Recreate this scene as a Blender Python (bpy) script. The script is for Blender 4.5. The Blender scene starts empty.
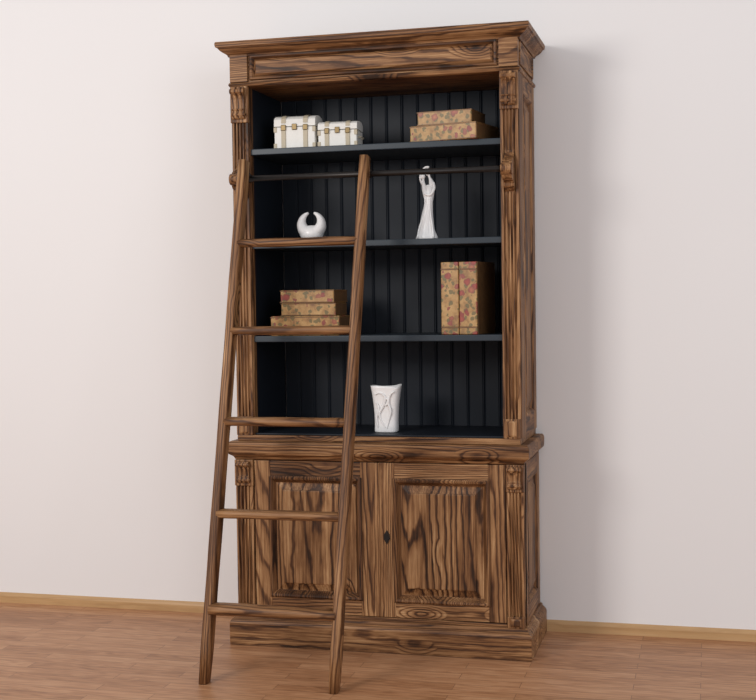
import bpy, bmesh, math, random
from mathutils import Vector, Matrix
random.seed(4)
S=bpy.context.scene
COL=S.collection
S.view_settings.view_transform='Standard'

# ---------------------------------------------------------------- camera
f,yaw,pt,ro=1267.4268,0.2569,-0.0393,-0.0139
C=Vector((0.6581,-4.7296,1.3753))
fw=Vector((-math.sin(yaw)*math.cos(pt),math.cos(yaw)*math.cos(pt),math.sin(pt)))
r0=Vector((math.cos(yaw),math.sin(yaw),0)); u0=r0.cross(fw)
R=math.cos(ro)*r0+math.sin(ro)*u0; U=-math.sin(ro)*r0+math.cos(ro)*u0
cd=bpy.data.cameras.new("camera"); cam=bpy.data.objects.new("camera",cd); COL.objects.link(cam)
cd.sensor_width=36; cd.lens=f/756*36
M=Matrix((( R.x,U.x,-fw.x,C.x),(R.y,U.y,-fw.y,C.y),(R.z,U.z,-fw.z,C.z),(0,0,0,1)))
cam.matrix_world=M; S.camera=cam

# ---------------------------------------------------------------- materials
class N:
    def __init__(s,name):
        s.m=bpy.data.materials.new(name); s.m.use_nodes=True; s.t=s.m.node_tree
        s.b=s.t.nodes["Principled BSDF"]
    def n(s,typ,**k):
        x=s.t.nodes.new(typ)
        for a,v in k.items(): setattr(x,a,v)
        return x
    def l(s,a,b): s.t.links.new(a,b)
    def val(s,sock,v):
        if hasattr(v,'is_linked') or isinstance(v,bpy.types.NodeSocket): s.l(v,sock)
        else: sock.default_value=v
    def math(s,op,a,b=0.0,clamp=False):
        x=s.n("ShaderNodeMath",operation=op); x.use_clamp=clamp
        s.val(x.inputs[0],a); s.val(x.inputs[1],b); return x.outputs[0]
    def mix(s,fac,a,b,mode='MIX'):
        x=s.n("ShaderNodeMix",data_type='RGBA',blend_type=mode)
        s.val(x.inputs[0],fac); s.val(x.inputs[6],a); s.val(x.inputs[7],b); return x.outputs[2]
    def ramp(s,fac,stops):
        x=s.n("ShaderNodeValToRGB"); e=x.color_ramp.elements
        while len(e)<len(stops): e.new(0.5)
        for i,(p,c) in enumerate(stops):
            e[i].position=p; e[i].color=tuple(c)+(1,)
        s.l(fac,x.inputs[0]); return x.outputs[0]
    def noise(s,vec,scale,detail=2,rough=.5,dist=0):
        x=s.n("ShaderNodeTexNoise"); s.l(vec,x.inputs["Vector"])
        x.inputs["Scale"].default_value=scale; x.inputs["Detail"].default_value=detail
        x.inputs["Roughness"].default_value=rough; x.inputs["Distortion"].default_value=dist
        return x.outputs[0]
    def mapping(s,vec,sc):
        x=s.n("ShaderNodeMapping"); s.l(vec,x.inputs[0]); x.inputs["Scale"].default_value=sc; return x.outputs[0]
    def bump(s,h,strength,dist=.002):
        x=s.n("ShaderNodeBump"); x.inputs["Strength"].default_value=strength; x.inputs["Distance"].default_value=dist
        s.l(h,x.inputs["Height"]); s.l(x.outputs[0],s.b.inputs["Normal"])

def wood(name,axis,stops,cyc=60,rough=.5,fine=1.3,ringw=.44,along=.05,bias=.5,scale=3.2,char=.6,tone=.8,knots=0.0):
    w=N(name)
    tc=w.n("ShaderNodeTexCoord").outputs["Object"]
    oi=w.n("ShaderNodeObjectInfo").outputs["Random"]
    off=w.n("ShaderNodeVectorMath",operation='ADD'); w.l(tc,off.inputs[0])
    sc=w.n("ShaderNodeVectorMath",operation='SCALE'); sc.inputs[0].default_value=(31,17,43); w.l(oi,sc.inputs["Scale"])
    w.l(sc.outputs[0],off.inputs[1]); v=off.outputs[0]
    ax='XYZ'.index(axis)
    def mp(k,o=1):
        a=[o,o,o]; a[ax]=k*o; return w.mapping(v,a)
    n1=w.noise(mp(along),scale,2,.4,.1)
    wob=w.noise(mp(.35),26,2,.5)             # small waviness of the rings
    ph=w.math('ADD',w.math('MULTIPLY',n1,cyc),w.math('MULTIPLY',wob,.9))
    if knots:
        vo=w.n("ShaderNodeTexVoronoi"); w.l(mp(.45),vo.inputs["Vector"]); vo.inputs["Scale"].default_value=5.0
        kn=w.math('SUBTRACT',1.0,w.math('MULTIPLY',vo.outputs["Distance"],4.2),True)
        ph=w.math('ADD',ph,w.math('MULTIPLY',kn,4.0))
    fr=w.math('FRACT',ph)
    late=w.ramp(fr,[(0,(.15,)*3),(.12,(.9,)*3),(.42,(1,)*3),(.72,(.7,)*3),(.88,(.0,)*3),(1,(.15,)*3)])
    n2=w.noise(mp(.022),240,4,.7)            # fibres
    n3=w.noise(mp(.10),16,3,.55)             # broad tone
    n4=w.noise(mp(.35),5,2,.5)               # charred patches
    k=w.math('MULTIPLY',w.math('ADD',n3,.15),ringw*1.4)
    t=w.math('MULTIPLY',w.math('SUBTRACT',late,.66),k)
    t=w.math('ADD',t,w.math('MULTIPLY',w.math('SUBTRACT',n2,.5),fine))
    t=w.math('ADD',t,w.math('MULTIPLY',w.math('SUBTRACT',n3,.5),tone))
    t=w.math('ADD',t,w.math('MULTIPLY',w.math('SUBTRACT',n4,.5),char))
    t=w.math('ADD',t,w.math('MULTIPLY',w.math('SUBTRACT',oi,.5),.14))
    if knots: t=w.math('SUBTRACT',t,w.math('MULTIPLY',w.math('POWER',kn,2.0),knots))
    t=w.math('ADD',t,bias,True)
    col=w.ramp(t,stops)
    w.l(col,w.b.inputs["Base Color"]); w.b.inputs["Roughness"].default_value=rough
    w.b.inputs["Specular IOR Level"].default_value=.3
    w.bump(t,.4,.0015)
    return w.m
RUST=[(0,(.022,.009,.0035)),(.27,(.085,.033,.012)),(.5,(.215,.098,.037)),(.75,(.385,.205,.090)),(1,(.64,.41,.215))]
W={a:wood("rustic_pine_"+a,a,RUST,bias=.45,knots=.6) for a in 'XYZ'}
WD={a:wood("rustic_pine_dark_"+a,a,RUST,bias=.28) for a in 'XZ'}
WP={a:wood("rustic_pine_panel_"+a,a,RUST,bias=.44,cyc=42,along=.07,ringw=.58,scale=2.6,char=.4,knots=.5) for a in 'XYZ'}
WL={a:wood("ladder_pine_"+a,a,RUST,cyc=50,bias=.46,fine=1.1,char=.4,ringw=.38,tone=.7,knots=.5) for a in 'XZ'}
BBm=wood("baseboard_oak",'X',[(0,(.34,.19,.08)),(.5,(.52,.32,.15)),(1,(.66,.44,.24))],rough=.4,ringw=.2,fine=.5,char=.3)

def plain(name,col,rough=.5,metal=0,nz=0.0,nscale=30,bump=0,spec=.5):
    w=N(name); w.b.inputs["Roughness"].default_value=rough; w.b.inputs["Metallic"].default_value=metal
    w.b.inputs["Specular IOR Level"].default_value=spec
    tc=w.n("ShaderNodeTexCoord").outputs["Object"]
    n=w.noise(tc,nscale,3,.6)
    c=w.mix(n,tuple(x*(1-nz) for x in col)+(1,),tuple(min(1,x*(1+nz)) for x in col)+(1,))
    w.l(c,w.b.inputs["Base Color"])
    if bump: w.bump(n,bump,.001)
    return w.m
BLACK=plain("charcoal_paint",(.009,.0125,.019),.5,0,.15,14,.1,.25)
SHELF=plain("shelf_paint",(.020,.030,.041),.42,0,.12,20,.1,.4)
IRON=plain("dark_iron",(.03,.026,.024),.4,.7,.2,60)
CER=plain("white_ceramic",(.86,.85,.84),.28,0,.02,10)
CERT=plain("white_leatherette",(.78,.76,.71),.5,0,.05,120,.2)
GOLD=plain("brass",(.24,.17,.08),.4,.7,.1,60)
PAGE=plain("book_leather_brown",(.13,.065,.025),.5,0,.5,40,.1)
STRAP=plain("cream_strap",(.50,.43,.31),.55,0,.1,90)
GILT=plain("gilt_brown",(.16,.075,.025),.45,.1,.4,50)

def floral(name,axis):
    w=N(name); tc=w.n("ShaderNodeTexCoord").outputs["Object"]
    oi=w.n("ShaderNodeObjectInfo").outputs["Random"]
    o_=w.n("ShaderNodeVectorMath",operation='ADD'); w.l(tc,o_.inputs[0])
    s_=w.n("ShaderNodeVectorMath",operation='SCALE'); s_.inputs[0].default_value=(3,7,5); w.l(oi,s_.inputs["Scale"]); w.l(s_.outputs[0],o_.inputs[1]); tc=o_.outputs[0]
    n=w.noise(tc,26,4,.65)
    base=w.ramp(n,[(.3,(.20,.09,.025)),(.5,(.40,.22,.07)),(.75,(.54,.34,.13))])
    nn=w.n("ShaderNodeTexNoise"); w.l(tc,nn.inputs["Vector"]); nn.inputs["Scale"].default_value=60
    ad=w.n("ShaderNodeVectorMath",operation='MULTIPLY_ADD'); w.l(nn.outputs["Color"],ad.inputs[0]); ad.inputs[1].default_value=(.016,)*3; w.l(tc,ad.inputs[2])
    dist=ad.outputs[0]
    def vor(sc):
        x=w.n("ShaderNodeTexVoronoi"); w.l(dist,x.inputs["Vector"]); x.inputs["Scale"].default_value=sc; return x
    g=vor(44); gm=w.math('LESS_THAN',g.outputs["Distance"],.38)
    c=w.mix(w.math('MULTIPLY',gm,.8),base,(.11,.095,.03,1))
    r=vor(34); rm=w.math('LESS_THAN',r.outputs["Distance"],.48)
    sep=w.n("ShaderNodeSeparateColor"); w.l(r.outputs["Color"],sep.inputs[0])
    rc=w.ramp(sep.outputs[0],[(.2,(.38,.02,.02)),(.5,(.40,.05,.05)),(.8,(.50,.15,.07))])
    rc=w.mix(w.math('MULTIPLY',r.outputs["Distance"],1.6),rc,(.14,.02,.02,1))
    pick=w.math('GREATER_THAN',sep.outputs[1],.55)
    c=w.mix(w.math('MULTIPLY',w.math('MULTIPLY',rm,pick),.85),c,rc)
    w.l(c,w.b.inputs["Base Color"]); w.b.inputs["Roughness"].default_value=.45
    return w.m
FLO=floral("floral_antique_print",'X')

# ---------------------------------------------------------------- mesh helpers
def link(name,bm,mat,parent=None,smooth=False,loc=None,rot=None):
    me=bpy.data.meshes.new(name)
    bmesh.ops.recalc_face_normals(bm,faces=bm.faces)
    bm.to_mesh(me); bm.free()
    for m in (mat if isinstance(mat,list) else [mat]): me.materials.append(m)
    if smooth:
        for p in me.polygons: p.use_smooth=True
    ob=bpy.data.objects.new(name,me); COL.objects.link(ob)
    if parent:
        ob.parent=parent; ob.matrix_parent_inverse=Matrix.Translation(-parent.location)
    if loc: ob.location=loc
    if rot: ob.rotation_euler=rot
    return ob
def empty(name,loc=(0,0,0)):
    e=bpy.data.objects.new(name,None); e.location=loc; e.empty_display_size=.1; COL.objects.link(e); return e
def addbox(bm,x0,x1,y0,y1,z0,z1,bev=0,seg=2,mi=0,mtx=None):
    r=bmesh.ops.create_cube(bm,size=1)
    vs=r['verts']
    for v in vs: v.co=Vector((x0+(v.co.x+.5)*(x1-x0),y0+(v.co.y+.5)*(y1-y0),z0+(v.co.z+.5)*(z1-z0)))
    fs=set(fc for v in vs for fc in v.link_faces)
    for x in fs: x.material_index=mi
    if bev:
        es=list(set(e for v in vs for e in v.link_edges))
        rr=bmesh.ops.bevel(bm,geom=es,offset=bev,segments=seg,affect='EDGES',profile=.6)
        for x in rr['faces']: x.material_index=mi
def box(name,x0,x1,y0,y1,z0,z1,mat,parent=None,bev=.002):
    bm=bmesh.new(); addbox(bm,x0,x1,y0,y1,z0,z1,bev); return link(name,bm,mat,parent)
def extr(name,poly,mp,a,b,mat,parent=None,smooth=False):
    bm=bmesh.new()
    A=[bm.verts.new(mp(p,q,a)) for p,q in poly]; B=[bm.verts.new(mp(p,q,b)) for p,q in poly]
    n=len(poly)
    for i in range(n): bm.faces.new((A[i],A[(i+1)%n],B[(i+1)%n],B[i]))
    bm.faces.new(A); bm.faces.new(B[::-1])
    return link(name,bm,mat,parent,smooth)
def rings(name,u0,u1,v0,v1,prof,mp,mat,parent=None,cap=True):
    bm=bmesh.new(); prev=None
    for ins,d in prof:
        cur=[bm.verts.new(mp(u,v,d)) for u,v in ((u0+ins,v0+ins),(u1-ins,v0+ins),(u1-ins,v1-ins),(u0+ins,v1-ins))]
        if prev:
            for i in range(4): bm.faces.new((prev[i],prev[(i+1)%4],cur[(i+1)%4],cur[i]))
        prev=cur
    if cap: bm.faces.new(prev)
    return link(name,bm,mat,parent)
def umould(name,prof,xl,xr,yf,yb,mat,parent,cap=True):
    bm=bmesh.new(); cols=[]
    for o,z in prof:
        cols.append([bm.verts.new(p) for p in ((xl-o,yb,z),(xl-o,yf-o,z),(xr+o,yf-o,z),(xr+o,yb,z))])
    for i in range(len(cols)-1):
        for j in range(3): bm.faces.new((cols[i][j],cols[i][j+1],cols[i+1][j+1],cols[i+1][j]))
    bm.faces.new(cols[0]); bm.faces.new(cols[-1])
    bm.faces.new([c[0] for c in cols]); bm.faces.new([c[3] for c in cols])
    return link(name,bm,mat,parent)
def tube(bm,pts,rad,seg=14,mi=0,flat=None,close=True):
    pts=[Vector(p) for p in pts]; n=len(pts); prev=None; ref=Vector((0,1,0))
    for i,p in enumerate(pts):
        t=(pts[min(i+1,n-1)]-pts[max(i-1,0)]).normalized()
        a=ref-t*ref.dot(t)
        if a.length<1e-3: a=Vector((1,0,0))-t*t.x
        a.normalize(); b=t.cross(a)
        r=rad[i]; ra,rb=(r if isinstance(r,tuple) else (r,r))
        cur=[bm.verts.new(p+a*math.cos(2*math.pi*k/seg)*ra+b*math.sin(2*math.pi*k/seg)*rb) for k in range(seg)]
        if prev:
            for k in range(seg):
                x=bm.faces.new((prev[k],prev[(k+1)%seg],cur[(k+1)%seg],cur[k])); x.material_index=mi
        elif close:
            bm.faces.new(cur[::-1]).material_index=mi
        prev=cur
    if close: bm.faces.new(prev).material_index=mi
def smooth_path(pts,k=6):
    out=[]; n=len(pts)
    for i in range(n-1):
        p0,p1,p2,p3=pts[max(i-1,0)],pts[i],pts[i+1],pts[min(i+2,n-1)]
        for j in range(k):
            t=j/k
            out.append(tuple(.5*((2*b)+(-a+c)*t+(2*a-5*b+4*c-d)*t*t+(-a+3*b-3*c+d)*t**3) for a,b,c,d in zip(p0,p1,p2,p3)))
    out.append(tuple(pts[-1])); return out
def ball(bm,c,r,sc=(1,1,1),mi=0):
    rr=bmesh.ops.create_uvsphere(bm,u_segments=20,v_segments=12,radius=r)
    for v in rr['verts']: v.co=Vector((v.co.x*sc[0],v.co.y*sc[1],v.co.z*sc[2]))+Vector(c)
    for x in set(fc for v in rr['verts'] for fc in v.link_faces): x.material_index=mi

# ---------------------------------------------------------------- room
YW=.470
def wallmat():
    w=N("painted_plaster"); tc=w.n("ShaderNodeTexCoord").outputs["Object"]
    n=w.noise(tc,1.2,3,.5); n2=w.noise(tc,260,3,.6)
    c=w.mix(n,(.815,.798,.79,1),(.84,.823,.815,1))
    w.l(c,w.b.inputs["Base Color"]); w.b.inputs["Roughness"].default_value=.75; w.bump(n2,.08,.001); return w.m
WALL=wallmat()
box("wall_back",-5,4,YW,YW+.12,0,3.6,WALL,None,0)
def floormat():
    w=N("laminate_floor"); tc=w.n("ShaderNodeTexCoord").outputs["Object"]
    br=w.n("ShaderNodeTexBrick"); w.l(tc,br.inputs["Vector"])
    br.inputs["Scale"].default_value=1; br.inputs["Brick Width"].default_value=.62; br.inputs["Row Height"].default_value=.066
    br.inputs["Mortar Size"].default_value=.0014; br.inputs["Mortar Smooth"].default_value=.2
    br.inputs["Color1"].default_value=(0,0,0,1); br.inputs["Color2"].default_value=(1,1,1,1); br.inputs["Mortar"].default_value=(.5,.5,.5,1)
    br.offset=.37; br.offset_frequency=2
    rnd=w.n("ShaderNodeSeparateColor"); w.l(br.outputs["Color"],rnd.inputs[0]); rv=rnd.outputs[0]
    off=w.n("ShaderNodeCombineXYZ"); w.l(w.math('MULTIPLY',rv,13),off.inputs[0]); w.l(w.math('MULTIPLY',rv,7),off.inputs[2])
    ad=w.n("ShaderNodeVectorMath",operation='ADD'); w.l(tc,ad.inputs[0]); w.l(off.outputs[0],ad.inputs[1]); v=ad.outputs[0]
    n1=w.noise(w.mapping(v,(.12,1,1)),14,3,.55,.4)
    g=w.math('SINE',w.math('MULTIPLY',n1,55))
    n2=w.noise(w.mapping(v,(.05,1,1)),150,3,.6)
    t=w.math('ADD',w.math('MULTIPLY',g,.15),w.math('ADD',w.math('MULTIPLY',w.math('SUBTRACT',n2,.5),1.1),w.math('MULTIPLY',rv,.34)))
    t=w.math('ADD',t,.28,True)
    c=w.ramp(t,[(0,(.24,.102,.042)),(.45,(.415,.203,.098)),(1,(.57,.32,.175))])
    c=w.mix(w.math('MULTIPLY',br.outputs["Fac"],.7),c,(.13,.06,.03,1))
    w.l(c,w.b.inputs["Base Color"]); w.b.inputs["Roughness"].default_value=.42; w.b.inputs["Specular IOR Level"].default_value=.3; w.bump(t,.1,.0008); return w.m
box("floor",-5,4,-6,YW+.12,-.05,0,floormat(),None,0)
prof=[(YW,0),(YW-.013,0),(YW-.013,.030),(YW-.009,.042),(YW-.005,.046),(YW,.046)]
extr("baseboard_back",prof,lambda p,q,t:(t,p,q),-5,4,BBm)

# ---------------------------------------------------------------- bookcase
B=empty("bookcase",(-.608,.22,0))
XL,XR=-1.183,-.034
OL,OR=-1.108,-.107
YB=.455; YU=.030
LXL,LXR=-1.192,-.026
YL=.022
umould("plinth",[(0,0.002),(0,.088),(-.004,.098),(-.010,.104),(-.016,.108),(-.018,.118),(-.022,.120)],-1.2167,0,0,YB,W['X'],B)
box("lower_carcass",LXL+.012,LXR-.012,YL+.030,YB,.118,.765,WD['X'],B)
umould("counter_slab",[(-.030,.744),(-.022,.747),(-.018,.757),(-.010,.763),(-.002,.768),(.000,.774),(.001,.806),(-.002,.814),(-.007,.819)],-1.2120,-.0045,.003,YB,W['X'],B)
box("lower_bottom_rail",LXL+.07,LXR-.07,YL+.002,YL+.035,.119,.134,WD['X'],B)
def pilaster(name,x0,x1,yf,z0,z1,mat,nf=4,d=.022,base=.05,cap=.0):
    w=x1-x0; m=.007; g=(w-2*m)/nf; poly=[(x0,yf+d)]
    poly.append((x0,yf))
    for i in range(nf):
        a=x0+m+i*g
        poly.append((a+g*.14,yf))
        for k in range(1,6):
            th=math.pi*k/6
            poly.append((a+g*.5-math.cos(th)*g*.36,yf+math.sin(th)*.0085))
        poly.append((a+g*.86,yf))
    poly.append((x1,yf)); poly.append((x1,yf+d))
    extr(name+"_flutes",poly,lambda p,q,t:(p,q,t),z0+base,z1-cap,mat,B)
    box(name+"_base",x0-.001,x1+.001,yf-.006,yf+d,z0,z0+base,mat,B,.003)
    rings(name+"_base_panel",x0+.012,x1-.012,z0+.008,z0+base-.008,[(0,0),(0,.003),(.006,.006)],lambda u,v,dd:(u,yf-.006-dd,v),mat,B)
def console(name,xc,w,yf,z0,z1,mat,proj=.034):
    h=z1-z0
    base=[(0,1.0),(.95,1.0),(1.0,.95),(1.0,.86),(.9,.78),(.70,.72),(.58,.62),(.50,.50),(.46,.38),(.50,.28),(.60,.20),(.62,.12),(.5,.04),(.3,0),(0,0)]
    bm=bmesh.new(); n=5; sw=w/n
    for i in range(n):
        k=[.82,1.0,.72,1.0,.82][i]
        a=xc-w/2+i*sw
        P=[(yf-p*proj*k+.0,z0+q*h) for p,q in base]
        P=[(y if j not in (0,len(P)-1) else yf+.002,z) for j,(y,z) in enumerate(P)]
        A=[bm.verts.new((a,y,z)) for y,z in P]; Bv=[bm.verts.new((a+sw,y,z)) for y,z in P]
        for j in range(len(P)): bm.faces.new((A[j],A[(j+1)%len(P)],Bv[(j+1)%len(P)],Bv[j]))
        bm.faces.new(A); bm.faces.new(Bv[::-1])
    for zz,rr in ((z0+h*.87,h*.085),(z0+h*.14,h*.06)):
        yy=yf-proj*(.72 if zz>z0+h*.5 else .36)
        tube(bm,[(xc-w/2-.003,yy,zz),(xc+w/2+.003,yy,zz)],[rr,rr],16)
    for zz in (z0+h*.70,z0+h*.30):
        tube(bm,[(xc-w/2-.001,yf-proj*.46,zz),(xc+w/2+.001,yf-proj*.46,zz)],[h*.026,h*.026],10)
    link(name,bm,mat,B)
for s,x0,x1 in (("left",LXL,LXL+.080),("right",LXR-.072,LXR)):
    box("lower_stile_"+s,x0,x1,YL+.012,YL+.05,.119,.745,W['Z'],B)
    pilaster("lower_pilaster_"+s,x0+.005,x1-.003,YL,.119,.640,W['Z'],4,.02,.045)
    box("lower_capital_"+s,x0+.002,x1-.001,YL-.006,YL+.02,.640,.745,W['Z'],B,.003)
    console("lower_corbel_"+s,(x0+x1)/2,.050,YL-.006,.652,.738,W['Z'],.018)
def sidepanel(name,x,sg,y0,y1,z0,z1,st,mat,matx):
    t=.022
    xa,xb=(x-t,x) if sg>0 else (x,x+t)
    box(name+"_stile_front",xa,xb,y0,y0+st,z0,z1,mat,B)
    box(name+"_stile_back",xa,xb,y1-st,y1,z0,z1,mat,B)
    box(name+"_rail_top",xa,xb,y0+st,y1-st,z1-st,z1,matx,B)
    box(name+"_rail_bottom",xa,xb,y0+st,y1-st,z0,z0+st,matx,B)
    rings(name+"_panel",y0+st,y1-st,z0+st,z1-st,[(0,0),(.004,.002),(.010,-.003),(.016,-.012),(.020,-.014),(.045,-.006),(.050,-.003)],
          lambda u,v,d:(x+sg*d,u,v),WP['Z'],B)
sidepanel("lower_side_right",LXR,1,YL+.02,YB,.119,.745,.07,W['Z'],W['Y'])
sidepanel("lower_side_left",LXL,-1,YL+.02,YB,.119,.745,.07,W['Z'],W['Y'])
def door(name,x0,x1,z0,z1):
    st=.066; y0=YL+.006; y1=y0+.022
    box(name+"_stile_a",x0,x0+st,y0,y1,z0,z1,W['Z'],B)
    box(name+"_stile_b",x1-st,x1,y0,y1,z0,z1,W['Z'],B)
    box(name+"_rail_top",x0+st,x1-st,y0+.0005,y1,z1-st,z1,W['X'],B)
    box(name+"_rail_bottom",x0+st,x1-st,y0+.0005,y1,z0,z0+st,W['X'],B)
    mp=lambda u,v,d:(u,y0-d,v)
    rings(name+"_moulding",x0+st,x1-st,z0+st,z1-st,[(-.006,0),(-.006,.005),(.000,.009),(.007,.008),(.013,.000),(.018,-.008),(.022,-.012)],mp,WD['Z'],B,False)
    rings(name+"_panel",x0+st+.020,x1-st-.020,z0+st+.020,z1-st-.020,[(0,-.012),(.006,-.0115),(.030,-.004),(.031,.001),(.035,.002)],mp,WP['Z'],B)
door("door_left",-1.110,-.606,.136,.742)
door("door_right",-.600,-.099,.136,.742)
box("door_astragal",-.612,-.594,YL+.001,YL+.012,.136,.742,W['Z'],B,.004)
extr("keyhole_escutcheon",[(0,.026),(.011,.010),(.012,-.008),(0,-.028),(-.012,-.008),(-.011,.010)],lambda p,q,t:(-.566+p,t,.452+q),YL+.002,YL+.007,IRON,B)

# upper case
box("upper_base_strip",XL+.004,XR-.004,YU-.004,YB,.819,.843,W['X'],B,.004)
box("upper_floor_board",OL-.01,OR+.01,YU+.012,YB-.02,.843,.850,BLACK,B)
for s,x0,x1,sg in (("left",XL,OL,-1),("right",OR,XR,1)):
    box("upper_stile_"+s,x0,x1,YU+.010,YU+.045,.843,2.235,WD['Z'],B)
    pilaster("upper_pilaster_"+s,x0+.004,x1-.004,YU-.002,.843,2.085,W['Z'],4,.02,.075)
    box("upper_capital_"+s,x0+.001,x1-.001,YU-.010,YU+.03,2.085,2.228,W['Z'],B,.003)
    console("upper_corbel_"+s,(x0+x1)/2,.052,YU-.010,2.098,2.222,W['Z'],.026)
    sidepanel("upper_side_"+s,XR if sg>0 else XL,sg,YU+.04,YB,.843,2.235,.075,W['Z'],W['Y'])
box("upper_lining_left",OL-.030,OL-.004,YU+.045,YB-.02,.848,2.232,BLACK,B,0)
box("upper_lining_right",OR+.004,OR+.030,YU+.045,YB-.02,.848,2.232,BLACK,B,0)
box("upper_lining_top",OL-.004,OR+.004,YU+.03,YB-.02,2.230,2.245,BLACK,B,0)
poly=[]; x=OL-.004; pw=.0667; y=YB-.020
poly.append((x,y+.014))
while x<OR+.004-1e-4:
    x2=min(x+pw,OR+.004)
    poly+= [(x,y+.004),(x+.004,y),(x2-.010,y),(x2-.008,y+.002),(x2-.006,y),(x2-.004,y)]
    x=x2
poly.append((OR+.004,y+.014))
extr("beadboard_back",poly,lambda p,q,t:(p,q,t),.848,2.232,BLACK,B)
for i,z in enumerate((1.970,1.598,1.226)):
    box("shelf_%d"%(i+1),OL-.004,OR+.004,YU+.018,YB-.021,z-.012,z+.012,SHELF,B,.003)
box("frieze_core",XL+.004,XR-.004,YU+.002,YB,2.235,2.360,W['X'],B,.001)
umould("architrave",[(-.006,2.226),(.004,2.229),(.007,2.236),(.004,2.243),(-.004,2.246)],XL,XR,YU,YB,W['X'],B)
for s,x0,x1 in (("left",XL+.001,OL+.0),("right",OR-.0,XR-.001)):
    box("frieze_block_"+s,x0,x1,YU-.010,YU+.02,2.244,2.352,W['X'],B,.002)
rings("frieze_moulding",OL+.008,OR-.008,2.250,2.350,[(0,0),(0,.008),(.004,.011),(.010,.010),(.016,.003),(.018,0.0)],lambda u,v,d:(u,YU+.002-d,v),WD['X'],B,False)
rings("frieze_panel",OL+.026,OR-.026,2.268,2.332,[(0,0),(.006,.004),(.008,.005)],lambda u,v,d:(u,YU+.002-d,v),W['X'],B)
rings("frieze_side_panel",YU+.03,YB-.03,2.258,2.342,[(0,0),(0,.006),(.008,.008),(.014,.002)],lambda u,v,d:(XR-.004+d,u,v),W['Y'],B)
umould("crown_cornice",[(-.004,2.345),(.006,2.346),(.008,2.352),(.012,2.356),(.020,2.360),(.030,2.367),(.036,2.374),(.038,2.378),(.045,2.380),(.047,2.392),(.045,2.400)],XL,XR,YU,YB,W['X'],B)
RZ=1.856; RY=-.050
bm=bmesh.new(); tube(bm,[(-1.155,RY,RZ),(-.052,RY,RZ)],[.0115,.0115],16); link("ladder_rail",bm,IRON,B,True)
for s,xc in (("left",-1.140),("right",-.071)):
    bm=bmesh.new()
    sp=smooth_path([(.028,.078),(.010,.074),(-.004,.058),(-.020,.046),(-.044,.038),(-.066,.022),(-.074,-.002),(-.066,-.026),(-.048,-.040),(-.030,-.040),(-.018,-.054),(.000,-.078),(.028,-.082)],4)
    for q0,q1,k in ((-.018,-.008,1.0),(-.008,.008,.93),(.008,.018,1.0)):
        A=[bm.verts.new((xc+q0,YU-.004+yy*k if yy<=.02 else YU+.001,RZ+zz)) for yy,zz in sp]
        Bv=[bm.verts.new((xc+q1,v.co.y,v.co.z)) for v in A]
        n=len(A)
        for j in range(n): bm.faces.new((A[j],A[(j+1)%n],Bv[(j+1)%n],Bv[j]))
        bm.faces.new(A); bm.faces.new(Bv[::-1])
    tube(bm,[(xc-.021,RY+.008,RZ),(xc+.021,RY+.008,RZ)],[.022,.022],20)
    tube(bm,[(xc-.020,YU-.014,RZ-.055),(xc+.020,YU-.014,RZ-.055)],[.013,.013],16)
    link("rail_bracket_"+s,bm,W['Z'],B)

# ---------------------------------------------------------------- ladder
L=empty("library_ladder",(-.86,-.30,0))
def rail(name,bot,top,w,d):
    bot=Vector(bot); top=Vector(top); t=(top-bot).normalized()
    ax=Vector((1,0,0)); ax=(ax-t*ax.dot(t)).normalized(); ay=t.cross(ax)
    ln=(top-bot).length
    bm=bmesh.new()
    prev=None; n=16; seg=20
    for i in range(n+1):
        z=ln*i/n; k=1.0+.03*math.sin(i*1.7)
        cur=[]
        for j in range(seg):
            a=2*math.pi*j/seg; ca,sa=math.cos(a),math.sin(a); e=.45
            xx=math.copysign(abs(ca)**e,ca)*w/2*k; yy=math.copysign(abs(sa)**e,sa)*d/2*k
            if i in (0,n): xx*=.9; yy*=.93
            cur.append(bm.verts.new((xx,yy,z)))
        if prev:
            for j in range(seg): bm.faces.new((prev[j],prev[(j+1)%seg],cur[(j+1)%seg],cur[j]))
        else: bm.faces.new(cur[::-1])
        prev=cur
    bm.faces.new(prev)
    Mx=Matrix(((ax.x,ay.x,t.x,bot.x),(ax.y,ay.y,t.y,bot.y),(ax.z,ay.z,t.z,bot.z),(0,0,0,1)))
    inv=Mx.inverted()
    for v in bm.verts:
        if v.co.z<1e-4:
            wv=Mx@v.co; wv.z=0.001; v.co=inv@wv
    ob=link(name,bm,WL['Z'],None,True)
    ob.parent=L; ob.matrix_parent_inverse=Matrix.Translation(-L.location); ob.matrix_basis=Mx
    return ob
LB=(-1.118,-.505,0); LT=(-1.082,-.100,1.918)
RB=(-.626,-.512,0); RT=(-.598,-.100,1.915)
rail("stile_left",LB,LT,.036,.058); rail("stile_right",RB,RT,.036,.058)
ltv=[Vector(LB),Vector(LT),Vector(RB),Vector(RT)]
for i,z in enumerate((.260,.598,.932,1.268,1.600)):
    t=z/1.918
    a=ltv[0].lerp(ltv[1],t); b=ltv[2].lerp(ltv[3],t)
    bm=bmesh.new(); n=10; prev=None; seg=20; ln=(b-a).length-.012
    for k in range(n+1):
        x=-ln/2+ln*k/n; cur=[]
        for j in range(seg):
            an=2*math.pi*j/seg; ca,sa=math.cos(an),math.sin(an); e=.7
            hy,hz=(.029,.0165) if i else (.038,.020)
            q=1+.04*math.sin(k*1.3+i)
            cur.append(bm.verts.new((x,math.copysign(abs(ca)**e,ca)*hy,math.copysign(abs(sa)**e,sa)*hz*q)))
        if prev:
            for j in range(seg): bm.faces.new((prev[j],prev[(j+1)%seg],cur[(j+1)%seg],cur[j]))
        else: bm.faces.new(cur)
        prev=cur
    bm.faces.new(prev[::-1])
    ob=link("rung_%d"%(i+1),bm,WL['X'],L,True)
    ob.location=(a+b)/2
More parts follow.
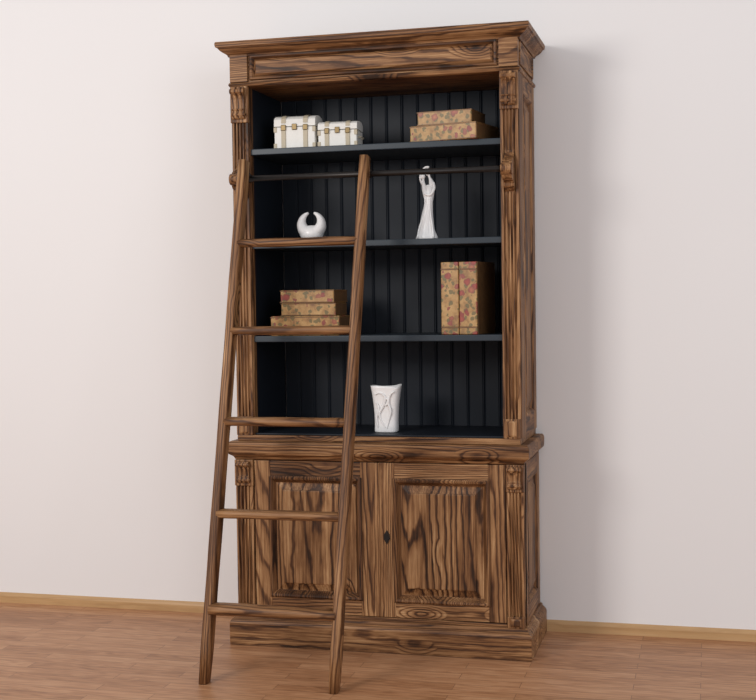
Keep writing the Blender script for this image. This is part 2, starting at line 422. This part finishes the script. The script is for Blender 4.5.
for s,P in (("left",LT),("right",RT)):
    bm=bmesh.new(); xc=P[0]
    arc=[(xc,RY+.015*math.cos(a),RZ+.015*math.sin(a)) for a in [math.radians(q) for q in range(-60,190,25)]]
    tube(bm,arc+[(xc,RY-.03,RZ+.004)],[(.003,.012)]*(len(arc)+1),8)
    link("hook_"+s,bm,IRON,L,True)

# ---------------------------------------------------------------- books
def book(cx,cy,z,w,d,h,rot=0,standing=False):
    bm=bmesh.new()
    if standing:
        addbox(bm,-w/2,w/2,-d/2,d/2,0,h,.004,3,0)
        for zz in (.10,.90):
            addbox(bm,-w/2-.0006,w/2+.0006,-d/2-.0022,-d/2+.01,h*zz-.003,h*zz+.003,.001,1,2)
        for sx in (-1,1):
            x=sx*(w/2+.0015); addbox(bm,min(x,x-sx*.003),max(x,x-sx*.003),-d/2+.008,d/2,.0,h,.001,1,1)
    else:
        addbox(bm,-w/2,w/2,-d/2,d/2,0,h,.005,3,0)
        for sx in (-1,1):
            x=sx*(w/2+.001); addbox(bm,min(x,x-sx*.003),max(x,x-sx*.003),-d/2+.004,d/2-.002,h*.10,h*.90,.001,1,1)
        for k in (.06,.94):
            addbox(bm,-w/2-.002,w/2+.002,-d/2-.0015,d/2,h*k-.0015,h*k+.0015,0,1,2)
    return link("book",bm,[FLO,PAGE,GILT],None,False,(cx,cy,z),(0,0,rot))
ZS=[1.970+.0125,1.598+.0125,1.226+.0125]
r=math.radians
book(-.306,.165,ZS[0],.280,.22,.064,r(-14))
book(-.318,.165,ZS[0]+.0645,.220,.17,.054,r(-8))
book(-.902,.150,ZS[2],.280,.19,.078,r(3))
book(-.887,.150,ZS[2]+.0785,.224,.17,.051,r(1))
book(-.887,.150,ZS[2]+.130,.224,.17,.051,r(-2))
book(-.300,.190,ZS[2],.072,.215,.280,r(-9),True)
book(-.226,.178,ZS[2],.072,.215,.280,r(-9),True)

# ---------------------------------------------------------------- white trunks
def trunk(x,y,z,w,d,h,rot,lid=.35,ns=2):
    bm=bmesh.new()
    hb=h*(1-lid)
    addbox(bm,-w/2,w/2,-d/2,d/2,0,hb-.001,.005,3,0)
    n=10; P=[(-d/2-.001,hb+.001)]+[(-math.cos(math.pi*k/n)*(d/2+.001),hb+.01+math.sin(math.pi*k/n)**.6*(h*lid-.01)) for k in range(n+1)]+[(d/2+.001,hb+.001)]
    A=[bm.verts.new((-w/2-.001,a,b)) for a,b in P]; Bv=[bm.verts.new((w/2+.001,a,b)) for a,b in P]
    for j in range(len(P)): bm.faces.new((A[j],A[(j+1)%len(P)],Bv[(j+1)%len(P)],Bv[j]))
    bm.faces.new(A); bm.faces.new(Bv[::-1])
    for sx in (-.27,.27):
        xa=w*sx
        addbox(bm,xa-w*.055,xa+w*.055,-d/2-.004,-d/2+.004,.002,hb+.008,.0015,1,1)
        pts=[(a,b) for a,b in P[1:-1]]
        prev=None
        for a,b in pts:
            cur=[bm.verts.new((xa-w*.055,a*1.03,b+.003)),bm.verts.new((xa+w*.055,a*1.03,b+.003))]
            if prev: bm.faces.new((prev[0],prev[1],cur[1],cur[0])).material_index=1
            prev=cur
        addbox(bm,xa-w*.06,xa+w*.06,-d/2-.008,-d/2-.003,hb-.016,hb+.006,.002,1,2)
    addbox(bm,-w*.06,w*.06,-d/2-.007,-d/2-.001,hb-.014,hb+.010,.002,1,2)
    for sx in (-1,1):
        for zz in (.012,hb-.012):
            addbox(bm,sx*w/2-.010 if sx>0 else sx*w/2-.0025,sx*w/2+.0025 if sx>0 else sx*w/2+.010,-d/2-.0025,-d/2+.012,zz-.010,zz+.010,.001,1,1)
        tube(bm,[(sx*(w/2),-.03,hb*.55),(sx*(w/2+.010),-.025,hb*.6),(sx*(w/2+.010),.025,hb*.6),(sx*(w/2),.03,hb*.55)],[.003]*4,8,1)
    return link("decorative_trunk",bm,[CERT,STRAP,GOLD],None,False,(x,y,z),(0,0,rot))
trunk(-.945,.165,ZS[0],.166,.14,.136,r(4),.35)
trunk(-.770,.165,ZS[0],.156,.12,.106,r(4),.35)

# ---------------------------------------------------------------- crescent vase
bm=bmesh.new()
zc=.068
arc=[]; rad=[]
for k in range(49):
    a=math.radians(76-(332*k/48)); 
    tt=abs(k-24)/24
    rr=.0235*(1-tt**1.5)+.0045
    Rk=.032+.014*tt**1.3
    arc.append((Rk*math.cos(a),0,zc+Rk*math.sin(a))); rad.append((rr*1.35,rr))
tube(bm,arc,rad,20)
ball(bm,(0,0,.034),.044,(1.05,.92,.72))
bmesh.ops.create_cone(bm,cap_ends=True,segments=24,radius1=.028,radius2=.024,depth=.010,matrix=Matrix.Translation((0,0,.005)))
for v in bm.verts: v.co.z*=1.05; v.co.x*=1.06
link("crescent_vase",bm,CER,None,True,(-.890,.140,ZS[1]))

# ---------------------------------------------------------------- embracing couple figurine
bm=bmesh.new()
def loft(path,k=5,seg=20):
    sp=smooth_path(path,k); tube(bm,[p[:3] for p in sp],[(max(p[3],.001),max(p[4],.001)) for p in sp],seg)
loft([(0,0,0,.026,.044),(0,0,.010,.027,.043),(.000,0,.04,.022,.032),(.003,0,.09,.018,.024),(.008,0,.13,.015,.018),(.012,0,.165,.012,.015),(.012,0,.195,.011,.017),(.010,0,.213,.007,.010)])
loft([(.018,.004,.15,.009,.008),(.022,.004,.19,.010,.010),(.020,.004,.222,.010,.010),(.014,.004,.240,.005,.005),(.010,.003,.252,.005,.005)])
ball(bm,(.006,.002,.264),.0125,(.85,.95,1.25))
loft([(.002,-.004,.15,.008,.008),(-.006,-.005,.195,.008,.010),(-.010,-.005,.222,.006,.006),(-.010,-.004,.236,.004,.004)])
ball(bm,(-.012,-.003,.246),.0105,(.85,.95,1.2))
loft([(.028,.000,.222,.005,.006),(.033,-.010,.196,.005,.006),(.018,-.018,.172,.004,.005),(-.004,-.016,.178,.003,.004)])
loft([(-.014,-.004,.215,.004,.005),(-.022,-.008,.236,.004,.004),(-.018,-.004,.262,.0035,.004),(-.004,.002,.281,.003,.004),(.012,.004,.283,.003,.003)])
for x0,x1 in ((-.032,-.004),(-.013,.004),(.010,.012),(.031,.018)):
    loft([(x0,-.020,.004,.006,.005),(x0*.8+.002,-.017,.05,.006,.004),(x1,-.014,.11,.004,.003),(x1,-.011,.16,.002,.002)],4,10)
link("embracing_couple_figurine",bm,CER,None,True,(-.417,.140,ZS[1]))

# ---------------------------------------------------------------- relief vase
bm=bmesh.new(); seg=40; prev=None
prf=[(.044,0),(.047,.004),(.046,.03),(.047,.07),(.050,.11),(.055,.15),(.0595,.176),(.061,.184),(.058,.184),(.053,.165),(.046,.11),(.040,.05),(.036,.02)]
for i,(rr,z) in enumerate(prf):
    cur=[]
    for k in range(seg):
        a=2*math.pi*k/seg; ca,sa=math.cos(a),math.sin(a); e=.62
        dz=(.003*math.sin(2*a+.5)+.002*math.sin(3*a))*max(0,(z-.11)/.07)
        cur.append(bm.verts.new((math.copysign(abs(ca)**e,ca)*rr,math.copysign(abs(sa)**e,sa)*rr*.72,z+dz)))
    if prev:
        for k in range(seg): bm.faces.new((prev[k],prev[(k+1)%seg],cur[(k+1)%seg],cur[k]))
    else: bm.faces.new(cur)
    prev=cur
bm.faces.new(prev)
def onv(x,z): return (x,-(.0335+.010*max(0,z-.05)/.13)-.0005,z)
for path in ([(-.038,.150),(-.015,.158),(.005,.140),(-.004,.105),(-.020,.075),(-.012,.045),(.004,.020)],
             [(.044,.165),(.026,.150),(.018,.120),(.026,.085),(.018,.050),(.010,.015)],
             [(-.030,.120),(-.022,.095),(-.032,.060),(-.026,.020)],
             [(.005,.140),(.018,.128),(.012,.112),(.000,.108)]):
    sp=smooth_path(path,5); n=len(sp)
    tube(bm,[onv(*p) for p in sp],[(.005*math.sin(math.pi*(i+.6)/(n+.2))+.0008,.0045*math.sin(math.pi*(i+.6)/(n+.2))+.001) for i in range(n)],10)
link("relief_vase",bm,CER,None,True,(-.592,.150,.851))

# ---------------------------------------------------------------- lights
wd=bpy.data.worlds.new("studio"); S.world=wd; wd.use_nodes=True
wd.node_tree.nodes["Background"].inputs[0].default_value=(.955,.96,1,1); wd.node_tree.nodes["Background"].inputs[1].default_value=.63
def area(name,loc,target,size,en,col):
    d=bpy.data.lights.new(name,'AREA'); d.size=size; d.energy=en; d.color=col
    o=bpy.data.objects.new(name,d); COL.objects.link(o); o.location=loc
    o.rotation_euler=(Vector(target)-Vector(loc)).to_track_quat('-Z','Y').to_euler(); return o
area("softbox_key",(-3.0,-4.4,2.7),(-.8,.3,1.2),1.4,120,(1,.96,.925))
area("softbox_fill",(2.8,-4.2,2.2),(0,.4,1.1),2.0,48,(.94,.96,1))
